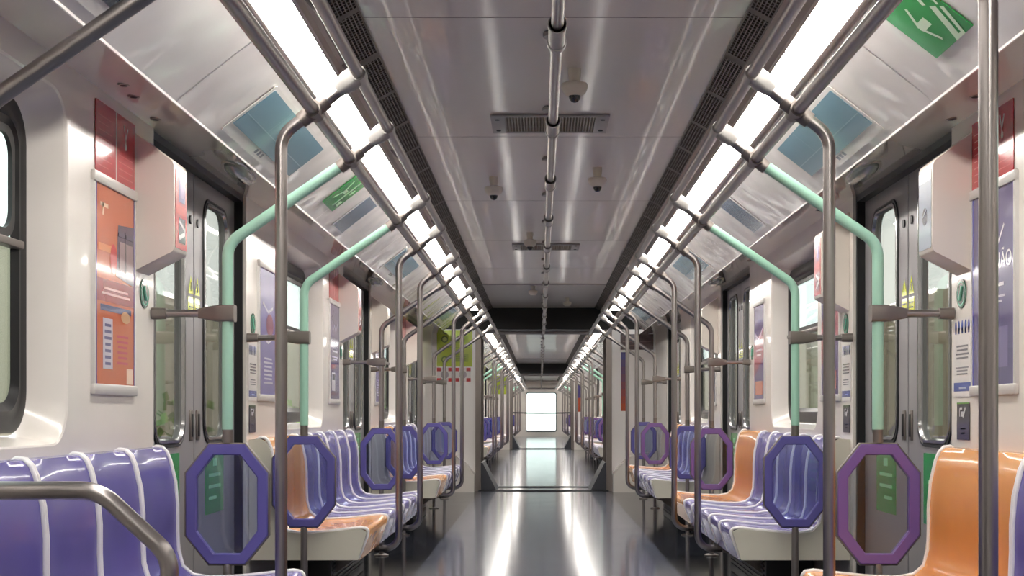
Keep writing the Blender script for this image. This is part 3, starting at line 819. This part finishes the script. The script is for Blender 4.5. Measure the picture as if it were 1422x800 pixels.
PZ0, PZ1 = 1.06, 1.745
def pl(k): return (door_y(k) - 1.485, door_y(k) - 1.035)   # near side of door k
def pr_(k): return (door_y(k) + 1.035, door_y(k) + 1.485)  # far side of door k
poster_frame(-1, *pl(1), PZ0, PZ1, 'framed orange poster on the left wall under the red notice', d_orange)
poster_frame(-1, *pr_(1), PZ0, PZ1, 'lilac framed poster on the left wall between first door and window', d_lilac)
poster_frame(-1, *pl(2), PZ0, PZ1, 'violet framed poster on the left wall beside the second door box', lambda p, w, h: d_violet(p, w, h))
poster_frame(-1, *pr_(2), PZ0, PZ1, 'violet framed poster just past the second left door', lambda p, w, h: d_lilac(p, w, h))
poster_frame(1, *pl(1), PZ0, PZ1, 'violet framed poster lettered NÃO at the right edge', d_nao)
poster_frame(1, *pr_(1), PZ0, PZ1, 'purple framed poster under the white box past the first right door', d_warm)
poster_frame(1, *pl(2), PZ0, PZ1, 'red and purple framed poster before the second right door', d_warm)
poster_frame(1, *pr_(2), PZ0, PZ1, 'violet framed poster past the second right door', lambda p, w, h: d_violet(p, w, h))

def red_notice(sg, y0, y1, label):
    p, w = wallprint(sg, y0, y1, 1.752); h = .225
    p.sheet(w, h, (176, 36, 46)); p.rect(w * .49, 0, w * .515, h, (222, 200, 196))
    for i in range(8): p.rect(w * .06, h * (.1 + i * .1), w * (.40 if i % 3 else .30), h * (.115 + i * .1), (206, 84, 88))
    for i in range(4): p.rect(w * .57, h * (.1 + i * .1), w * .94, h * (.115 + i * .1), (206, 84, 88))
    p.stroke([(w * .70, h * .88), (w * .745, h * .66), (w * .80, h * .86)], .008, (235, 225, 222)); p.stroke([(w * .745, h * .68), (w * .75, h * .58)], .010, (235, 225, 222)); p.disc(w * .75, h * .575, .012, (235, 225, 222))
    o = p.build('notice'); tag(o, label, 'sign', 'red notices under the coving'); return o
def rn(k): return (door_y(k) - 1.445, door_y(k) - 1.03)
red_notice(-1, *rn(1), 'red two-panel notice above the orange poster')
red_notice(-1, *rn(2), 'red notice above the poster before the second left door')
red_notice(1, *rn(1), 'red notice high on the wall behind the foreground pole')
red_notice(1, door_y(1) + 1.03, door_y(1) + 1.4, 'red notice at the top of the wall behind the green pole')
red_notice(-1, *rn(3), 'red notice before the third left door')

def green_button(sg, y, z, label):
    base = (sg * WALL, y, z)
    t = thing('call_sticker', base, label, 'sticker', 'round green stickers')
    mb = MB(sg); mb.disc_a(WALL - .0035, WALL, y, z, .052, 28); mb.build('disc', prnt((20, 96, 70)), t, base)
    mb = MB(sg)
    mb.loft([[(a, y + r * math.cos(2 * PI * i / 24), z + r * math.sin(2 * PI * i / 24)) for i in range(24)] for a, r in ((WALL - .0042, .044), (WALL - .0042, .038))])
    mb.tube([(WALL - .004, y - .012, z + .026), (WALL - .004, y - .004, z), (WALL - .004, y + .012, z - .022)], .0055, 6)
    mb.build('symbol', prnt((120, 190, 165)), t, base)
for sg in (-1, 1):
    green_button(sg, door_y(1) - .905, 1.415, 'round green sticker above the wall bar before the first %s door' % SN[sg])
    green_button(sg, door_y(1) + .93, 1.425, 'round green sticker above the wall bar past the first %s door' % SN[sg])
    green_button(sg, door_y(2) - .905, 1.415, 'small round green sticker before the second %s door' % SN[sg])
def info_notice(sg, y0, y1, label):
    p, w = wallprint(sg, y0, y1, 1.055); h = .275
    p.sheet(w, h, (226, 222, 220))
    for i in range(5): p.disc(w * (.14 + i * .18), h * .89, .022, (70, 92, 170), 1, .011); p.rect(w * (.10 + i * .18), h * .80, w * (.18 + i * .18), h * .88, (70, 92, 170))
    p.lines(w * .12, w * .9, h * .48, h * .68, 4, (110, 110, 116)); p.lines(w * .12, w * .88, h * .28, h * .40, 3, (130, 130, 136)); p.rect(w * .03, h * .07, w * .97, h * .18, (64, 84, 165)); p.lines(w * .3, w * .75, h * .10, h * .15, 1, (170, 180, 220))
    o = p.build('notice'); tag(o, label, 'sign', 'white notices with blue bands')
def black_notice(sg, y0, y1, label):
    p, w = wallprint(sg, y0, y1, .905); h = .13
    p.sheet(w, h, (40, 40, 52)); p.rect(0, 0, w, h * .5, (50, 46, 72))
    p.stroke([(w * .25, h * .62), (w * .25, h * .84), (w * .45, h * .84)], .008, (214, 212, 216)); p.stroke([(w * .5, h * .60), (w * .72, h * .86)], .012, (214, 212, 216)); p.rect(w * .34, h * .62, w * .6, h * .76, (200, 198, 204)); p.rect(w * .3, h * .28, w * .7, h * .32, (190, 188, 200)); p.rect(w * .36, h * .16, w * .64, h * .20, (190, 188, 200))
    p.rect(0, h * .96, w, h, (96, 150, 60))
    o = p.build('notice'); tag(o, label, 'sign', 'small black notices')
for sg in (-1, 1):
    info_notice(sg, door_y(1) - 1.025, door_y(1) - .82, 'white notice with blue bands before the first %s door' % SN[sg]) if sg > 0 else None
    info_notice(sg, door_y(1) + .82, door_y(1) + 1.01, 'white notice with blue bands past the first %s door' % SN[sg])
    black_notice(sg, door_y(1) - 1.0, door_y(1) - .86, 'small black notice with pale symbol before the first %s door' % SN[sg]) if sg > 0 else None
    black_notice(sg, door_y(1) + .84, door_y(1) + .98, 'small black notice with pale symbol past the first %s door' % SN[sg])

# sloping panel signs
SU = Vector((PAN_T[0] - PAN_B[0], 0, PAN_T[1] - PAN_B[1])); SLEN = SU.length; SU.normalize()
def slopeprint(sg, y0, y1, t0, thick=.003, off=.002):
    """t0: distance up the slope from its lower edge"""
    V = Vector((sg * SU.x, 0, SU.z)); 
    N = Vector((-sg * SU.z, 0, -abs(SU.x)))
    o = Vector((sg * PAN_B[0], 0, PAN_B[1])) + V * t0 + N * off
    if sg < 0: return Print((o.x, y0, o.z), (0, 1, 0), V, thick), y1 - y0
    return Print((o.x, y1, o.z), (0, -1, 0), V, thick), y1 - y0
def line_screen(sg, y0, y1, label, rgb=(110, 146, 164)):
    p, w = slopeprint(sg, y0 - .025, y1 + .025, .03, .003, .001)
    base = tuple(p.o)
    t = thing('display_panel', base, label, 'screen', 'blue displays on the sloping panels')
    p.sheet(w, .25, (222, 218, 214), .012)
    for i in range(3): p.rect(w * .42 + i * .05, .018, w * .42 + i * .05 + .032, .038, (120, 118, 130))
    p.build('bezel', t, base)
    q, w2 = slopeprint(sg, y0, y1, .075, .002, .0045)
    q.sheet(w2, .19, rgb); q.rect(0, .062, w2, .066, tuple(min(255, c + 26) for c in rgb)); q.rect(w2 * .32, .066, w2 * .325, .19, tuple(min(255, c + 12) for c in rgb))
    q.build('screen', t, base)
for sg in (-1, 1):
    line_screen(sg, 2.2, 3.56, 'dark display on the sloping panel at the top left corner' if sg < 0 else 'display on the upper sloping panel out past the right corner', (52, 58, 66)) if sg < 0 else None
    for k in (1, 2, 3):
        line_screen(sg, door_y(k) - .82, door_y(k) + .28, 'blue-grey display on the sloping panel above the %s %s door' % (ORD[k - 1], SN[sg]))
def tall_sign(sg, y0, label):
    p, w = slopeprint(sg, y0, y0 + .36, .035)
    p.sheet(w, .27, (206, 206, 208)); p.rect(.015, .012, w - .015, .258, (96, 114, 134)); o = p.build('sign'); tag(o, label, 'sign', 'narrow blue-grey signs')
for sg in (-1, 1):
    tall_sign(sg, 7.48, 'narrow blue-grey sign on the %s sloping panel after the first display' % SN[sg])
def exit_sign(sg, y0, y1, label, wide=True):
    p, w = slopeprint(sg, y0, y1, .095); h = .235; pale = (205, 232, 200)
    p.sheet(w, h, (36, 142, 62))
    if wide:
        p.stroke([(.155, .165), (.105, .098), (.150, .032)], .013, pale); p.poly([(.112, .082), (.185, .082), (.185, .114), (.112, .114)], pale, 2)
        p.poly([(.205, 0), (.245, 0), (.300, .112), (.272, .122)], pale, 2); p.poly([(.262, 0), (.282, 0), (.332, .095), (.315, .104)], pale, 2); p.poly([(.205, 0), (.282, 0), (.288, .012), (.212, .012)], pale, 3)
        p.stroke([(.262, .21), (.268, .165), (.255, .135)], .018, pale); p.stroke([(.285, .20), (.30, .15), (.325, .13), (.318, .11)], .012, pale)
    else:
        p.stroke([(w * .2, h * .8), (w * .35, h * .5), (w * .2, h * .25)], .016, pale); p.rect(w * .3, h * .45, w * .5, h * .56, pale, 2); p.rect(w * .58, h * .1, w * .66, h * .9, pale, 2); p.rect(w * .74, h * .15, w * .9, h * .3, pale, 2); p.disc(w * .8, h * .6, .02, pale, 2)
    o = p.build('exit_sign'); tag(o, label, 'sign', 'green exit signs')
exit_sign(1, 3.745, 4.09, 'green exit sign with white arrow at the upper right corner')
exit_sign(-1, 6.88, 7.2, 'small green exit sign on the left sloping panel beside the green pole', False)
# little dark locks on the soffit
def soffit_z(a): return 1.980 + (a - 1.2) / (WALL + .002 - 1.2) * (WTOP - .004 - 1.98)
lk = None
n_l = 0
for sg in (-1, 1):
    pr0 = None
    for i, (y, a) in enumerate(((door_y(1) - 1.53, 1.31), (door_y(1) - 1.36, 1.33), (door_y(1) - 1.0, 1.36), (door_y(1) + 1.1, 1.33), (door_y(2) - 1.4, 1.33), (door_y(1) - 2.45, 1.30))):
        base = (sg * a, y, soffit_z(a))
        lab = '%s small dark lock in the %s soffit, counted along it' % (ORD[i], SN[sg])
        t = thing('panel_lock', base, lab, 'lock', 'dark locks in the soffit')
        mb = MB(sg); mb.lathe((a, y, soffit_z(a) - .004), [(.017, 0), (.019, .002), (.019, .006)], 16); mb.build('bezel', M['clamp'], t, base)
        mb = MB(sg); mb.lathe((a, y, soffit_z(a) - .006), [(.009, 0), (.012, .002), (.012, .005)], 14); mb.build('lock_core', M['black'], t, base)
# indicator lens over each door
for sg in (-1, 1):
    p0 = None
    for k in (1, 2, 3):
        y = door_y(k)
        lab = 'grey indicator lens in the soffit over the %s %s door' % (ORD[k - 1], SN[sg])
        base = (sg * 1.28, y, 1.98)
        if p0 is None:
            p0 = thing('door_indicator', base, lab, 'lamp', 'door indicator lamps'); yb0 = y
            mb = MB(sg); lo = []
            for s_, h_ in ((1.0, .0), (.95, -.018), (.7, -.032), (.2, -.038)):
                lo.append([(1.285 + .045 * s_ * math.cos(2 * PI * i / 28), y + .24 * s_ * math.sin(2 * PI * i / 28), soffit_z(1.285) + .006 + h_) for i in range(28)])
            mb.loft(lo, True, True); mb.build('lens', M['lens'], p0, base)
            mb = MB(sg); mb.loft([[(1.285 + (.045 + o) * math.cos(2 * PI * i / 28), y + (.24 + o) * math.sin(2 * PI * i / 28), soffit_z(1.285) + .006 + h_) for i in range(28)] for o, h_ in ((.012, 0), (.01, -.008), (.0, -.010), (-.002, .0))]); mb.build('bezel', M['housing'], p0, base)
        else: dup(p0, y - yb0, lab)

# ------------------------------------------------------------------ white boxes by the doors
def door_box(sg, y, kind, label):
    base = (sg * WALL, y, 1.47)
    t = thing('emergency_box', base, label, 'box', 'white tapered boxes by the doors')
    poly = [(WALL - .001, 1.482), (WALL - .130, 1.548), (WALL - .135, 1.556), (WALL - .135, 1.846), (WALL - .129, 1.860), (WALL - .001, 1.955)]
    mb = MB(sg)
    mb.loft([[(WALL - (WALL - a) * s_, yy, 1.69 + (z - 1.69) * (1 - (1 - s_) * .6)) for a, z in poly] for yy, s_ in ((y, .985), (y + .006, 1.0), (y + .169, 1.0), (y + .175, .985))], True, True)
    mb.build('housing', M['white_box'], t, base)
    if kind:
        a = WALL - .1355
        if sg < 0: p = Print((-a, y + .012, 1.565), (0, 1, 0), (0, 0, 1), .001)
        else: p = Print((a, y + .163, 1.565), (0, -1, 0), (0, 0, 1), .001)
        w, h = .151, .270
        if kind == 'red':
            p.sheet(w, h, (184, 40, 48)); p.rect(w * .3, h * .60, w * .82, h * .92, (112, 92, 150)); p.rect(w * .40, h * .66, w * .7, h * .86, (150, 120, 170), 2); p.rect(w * .1, h * .44, w * .9, h * .56, (206, 44, 42))
            p.rect(w * .28, h * .08, w * .85, h * .40, (72, 62, 88)); p.stroke([(w * .3, h * .36), (w * .8, h * .26)], .012, (220, 214, 218)); p.stroke([(w * .3, h * .14), (w * .8, h * .22)], .016, (220, 214, 218))
        else:
            p.sheet(w, h, (138, 146, 164)); p.rect(0, h * .86, w, h, (190, 196, 208)); p.disc(w * .5, h * .42, .030, (34, 44, 66)); p.stroke([(w * .35, h * .42), (w * .62, h * .50)], .006, (190, 196, 210))
        p.build('sticker', t, base)['label'] = 'red instruction sticker' if kind == 'red' else 'blue-grey sticker with dark dot'
door_box(-1, door_y(1) - 1.02, 'red', 'white tapered box with red sticker before the first left door')
door_box(-1, door_y(2) - 1.02, 'red', 'white tapered box with red sticker before the second left door')
door_box(-1, door_y(2) + .84, None, 'plain white box just past the second left door')
door_box(-1, door_y(3) - 1.02, None, 'plain white box before the third left door')
door_box(1, door_y(1) - 1.02, 'grey', 'white tapered box with blue-grey sticker before the first right door')
door_box(1, door_y(1) + .855, 'red', 'white box with red sticker past the first right door')
door_box(1, door_y(2) + .95, None, 'plain white box past the second right door')

# ------------------------------------------------------------------ ceiling fittings
def dome(x, y, r, ball, label):
    base = (x, y, 2.344)
    t = thing('camera_dome' if ball else 'smoke_detector', base, label, 'camera' if ball else 'detector', 'domes under the ceiling')
    mb = MB(1); mb.lathe((x, y, 2.344), [(r * .5, 0), (r * .5, -.012), (r * .42, -.05), (r * .95, -.058), (r, -.064), (r, -.074), (r * .86, -.092), (r * .62, -.104), (r * .5, -.106)][::-1], 28)
    mb.build('housing', M['dome_white'], t, base)
    if ball:
        mb = MB(1); mb.lathe((x, y, 2.344), [(r * .06, -.132), (r * .25, -.129), (r * .4, -.119), (r * .45, -.108), (r * .46, -.10)], 24)
        mb.build('lens', M['dome_black'], t, base)
dome(.09, 5.45, .052, True, 'white camera dome with black lens before the ceiling grille')
dome(.27, 7.65, .052, True, 'white camera dome with black lens beyond the ceiling grille')
dome(-.31, 7.95, .052, True, 'white camera dome hanging left of the middle ceiling rail')
dome(-.12, 10.4, .05, True, 'distant camera dome near the second ceiling grille')
dome(-.12, 14.7, .05, False, 'pale round detector on the dark ceiling panel, left of the rail')
dome(.27, 16.2, .05, False, 'pale round detector on the dark ceiling panel, right of the rail')
def grille(y, label):
    base = (.0, y, 2.344)
    t = thing('ceiling_grille', base, label, 'vent', 'air grilles across the ceiling')
    mb = MB(1)
    mb.box(-.27, -.205, y - .19, y + .19, 2.332, 2.3435, .003); mb.box(.205, .27, y - .19, y + .19, 2.332, 2.3435, .003); mb.box(-.21, .21, y - .19, y - .165, 2.332, 2.3435, .003); mb.box(-.21, .21, y + .165, y + .19, 2.332, 2.3435, .003)
    mb.build('frame', M['steel_light'], t, base)
    mb = MB(1)
    for i in range(30): mb.box(-.205 + i * .0138, -.199 + i * .0138, y - .165, y + .165, 2.334, 2.342)
    for i in range(12): mb.box(-.205, .205, y - .165 + i * .0285, y - .160 + i * .0285, 2.3345, 2.3415)
    mb.build('mesh', M['grille'], t, base)
    mb = MB(1); mb.box(-.205, .205, y - .165, y + .165, 2.3415, 2.3432); mb.build('backing', M['ceiling_dark'], t, base)
    for sx in (-1, 1):
        for s2 in (-1, 1):
            mb = MB(1); mb.lathe((sx * .24, y + s2 * .12, 2.329), [(.010, 0), (.012, .004)], 12); mb.build('screw', M['dark_metal'], t, base)
    return t
grille(6.46, 'tan air grille across the ceiling behind the first camera dome')
grille(11.26, 'farther tan air grille across the ceiling')

yB = D0 + CAR + STEP + .1
t = thing('barrier_strap', (0, yB, 1.0), 'thin dark strap across the second gangway opening', 'barrier')
mb = MB(1); mb.tube([(-.79, yB, 1.0), (-.4, yB, .988), (0, yB, .984), (.4, yB, .988), (.79, yB, 1.0)], .018, 10); mb.build('strap', M['dark_metal'], t, (0, yB, 1.0))
for s_ in (-1, 1):
    mb = MB(1); mb.box(s_ * .80 - .02, s_ * .80 + .02, yB - .03, yB + .03, .95, 1.05, .005); mb.build('strap_holder', M['clamp'], t, (0, yB, 1.0))
# ------------------------------------------------------------------ end wall prints
yW = D0 + CAR
def endprint(x0, z0): return Print((x0, yW - .0004, z0), (1, 0, 0), (0, 0, 1), .002)
p = endprint(-1.36, 1.585); p.sheet(.45, .46, (178, 196, 52))
p.rect(.03, .24, .42, .25, (146, 170, 50)); p.disc(.10, .35, .045, (96, 120, 50)); p.disc(.10, .35, .028, (190, 200, 110), 2); p.disc(.10, .09, .045, (96, 120, 50)); p.disc(.10, .09, .028, (190, 200, 110), 2)
p.rect(.17, .30, .40, .40, (150, 172, 44)); p.rect(.19, .06, .40, .16, (150, 172, 44)); p.lines(.20, .38, .32, .38, 3, (110, 130, 50)); p.lines(.20, .38, .08, .14, 3, (110, 130, 50))
tag(p.build('poster'), 'yellow-green safety poster on the left end wall', 'poster')
for x, w_ in ((-1.36, 'under the left half'), (-1.13, 'under the right half')):
    p = endprint(x, 1.395); s = .20; p.sheet(s, s * .88, (226, 220, 220)); e = .055
    for u in (0, s - e):
        for v in (0, s * .88 - e * .8): p.rect(u, v, u + e, v + e * .8, (188, 44, 48))
    p.disc(s / 2, s * .44, .05, (168, 158, 166)); p.stroke([(s * .5, s * .28), (s * .5, s * .62)], .02, (120, 112, 122)); p.disc(s * .5, s * .62, .016, (120, 112, 122), 3)
    tag(p.build('notice'), 'white notice with red corners %s of the yellow-green poster' % w_, 'sign', 'red-cornered notices')
p = endprint(.98, 1.80); p.sheet(.42, .20, (72, 48, 52)); p.rect(.03, .1, .39, .11, (110, 84, 84)); p.rect(.03, .05, .30, .06, (110, 84, 84))
tag(p.build('sign'), 'dark brown sign on the right end wall', 'sign')
p = endprint(.985, 1.02); p.sheet(.10, .75, (70, 58, 130))
for i in range(8):
    f = i / 7; p.rect(0, .75 - .09375 * (i + 1), .10, .75 - .09375 * i, (int(62 + 120 * f), int(54 + 22 * f), int(134 - 92 * f)))
tag(p.build('banner'), 'narrow banner fading from purple to orange on the right end wall', 'sign')
# same banner in the next carriage
p = Print((.985, yW + STEP - .0004, 1.02), (1, 0, 0), (0, 0, 1), .002); p.sheet(.10, .75, (70, 58, 130)); p.rect(0, 0, .10, .38, (176, 76, 44))
tag(p.build('banner'), 'tiny purple and orange banner on the end wall beyond the gangway', 'sign')
p = Print((-1.36, yW + STEP - .0004, 1.5), (1, 0, 0), (0, 0, 1), .002); p.sheet(.45, .5, (178, 196, 60)); p.rect(.05, .2, .4, .26, (146, 170, 50))
tag(p.build('poster'), 'tiny yellow-green poster on the end wall beyond the gangway', 'poster')

# ------------------------------------------------------------------ outside
mb = MB(1); mb.add([(-60, -20, -1.1), (60, -20, -1.1), (60, 160, -1.1), (-60, 160, -1.1)], [(0, 1, 2, 3)])
struct(mb.build('ground', M['ground'], None, (0, 0, -1.1)))
mb = MB(1)
for sx in (-1, 1):
    mb = MB(sx); mb.box(5.2, 5.4, -10, 70, -1.1, 2.6)
    for i in range(27): mb.box(5.1, 5.2, -9 + i * 3, -8.6 + i * 3, -1.1, 2.6)
    struct(mb.build('wall_yard', M['yard_wall'], None, (5.2 * sx, 0, -1.1)))
mb = MB(1); rr = random.Random(3)
for i in range(4200):
    y = rr.uniform(2, 55); x = -4.4 + max(-.5, min(.5, rr.gauss(0, .2))); z = -1.1 + rr.random() ** .8 * 2.3
    if (y % 5.2) > 2.2: continue
    s = rr.uniform(.06, .13); th = rr.uniform(0, 2 * PI); ph = rr.uniform(-1, 1)
    d1 = Vector((math.cos(th), math.sin(th), ph)).normalized() * s; d2 = d1.cross(Vector((rr.gauss(0, 1), rr.gauss(0, 1), rr.gauss(0, 1)))).normalized() * s * .5
    c = Vector((x, y, z)); mb.add([tuple(c - d1), tuple(c + d2), tuple(c + d1), tuple(c - d2)], [(0, 1, 2, 3)])
hg = mb.build('hedge', M['hedge'], None, (-4.6, 0, -1.1)); tag(hg, 'green hedge seen through the left windows', 'hedge'); hg['kind'] = 'stuff'

# ------------------------------------------------------------------ world, camera, view
w = bpy.data.worlds.new('World'); SC.world = w; w.use_nodes = True
nt = w.node_tree; bg = nt.nodes['Background']
bg.inputs['Color'].default_value = (0.93, 0.97, 1.0, 1); bg.inputs['Strength'].default_value = 1.0

cam = bpy.data.cameras.new('camera'); co = bpy.data.objects.new('camera', cam); COL.objects.link(co)
co.location = (-.045, 0, 1.0); co.rotation_euler = (PI / 2, 0, 0)
F = 1935.0
cam.sensor_fit = 'HORIZONTAL'; cam.sensor_width = 36; cam.lens = F / 1422 * 36
cam.shift_x = -(750 - 711) / 1422; cam.shift_y = (573 - 400) / 1422
cam.clip_start = .05; cam.clip_end = 500
SC.camera = co
vs = SC.view_settings
vs.view_transform = 'Standard'; vs.look = 'None'; vs.gamma = 1; vs.use_curve_mapping = False; vs.exposure = 1.5
SC.display_settings.display_device = 'sRGB'
SC.cycles.max_bounces = 12; SC.cycles.diffuse_bounces = 8; SC.cycles.transparent_max_bounces = 16; SC.cycles.caustics_reflective = False; SC.cycles.caustics_refractive = False
SC.cycles.sample_clamp_indirect = 6.0
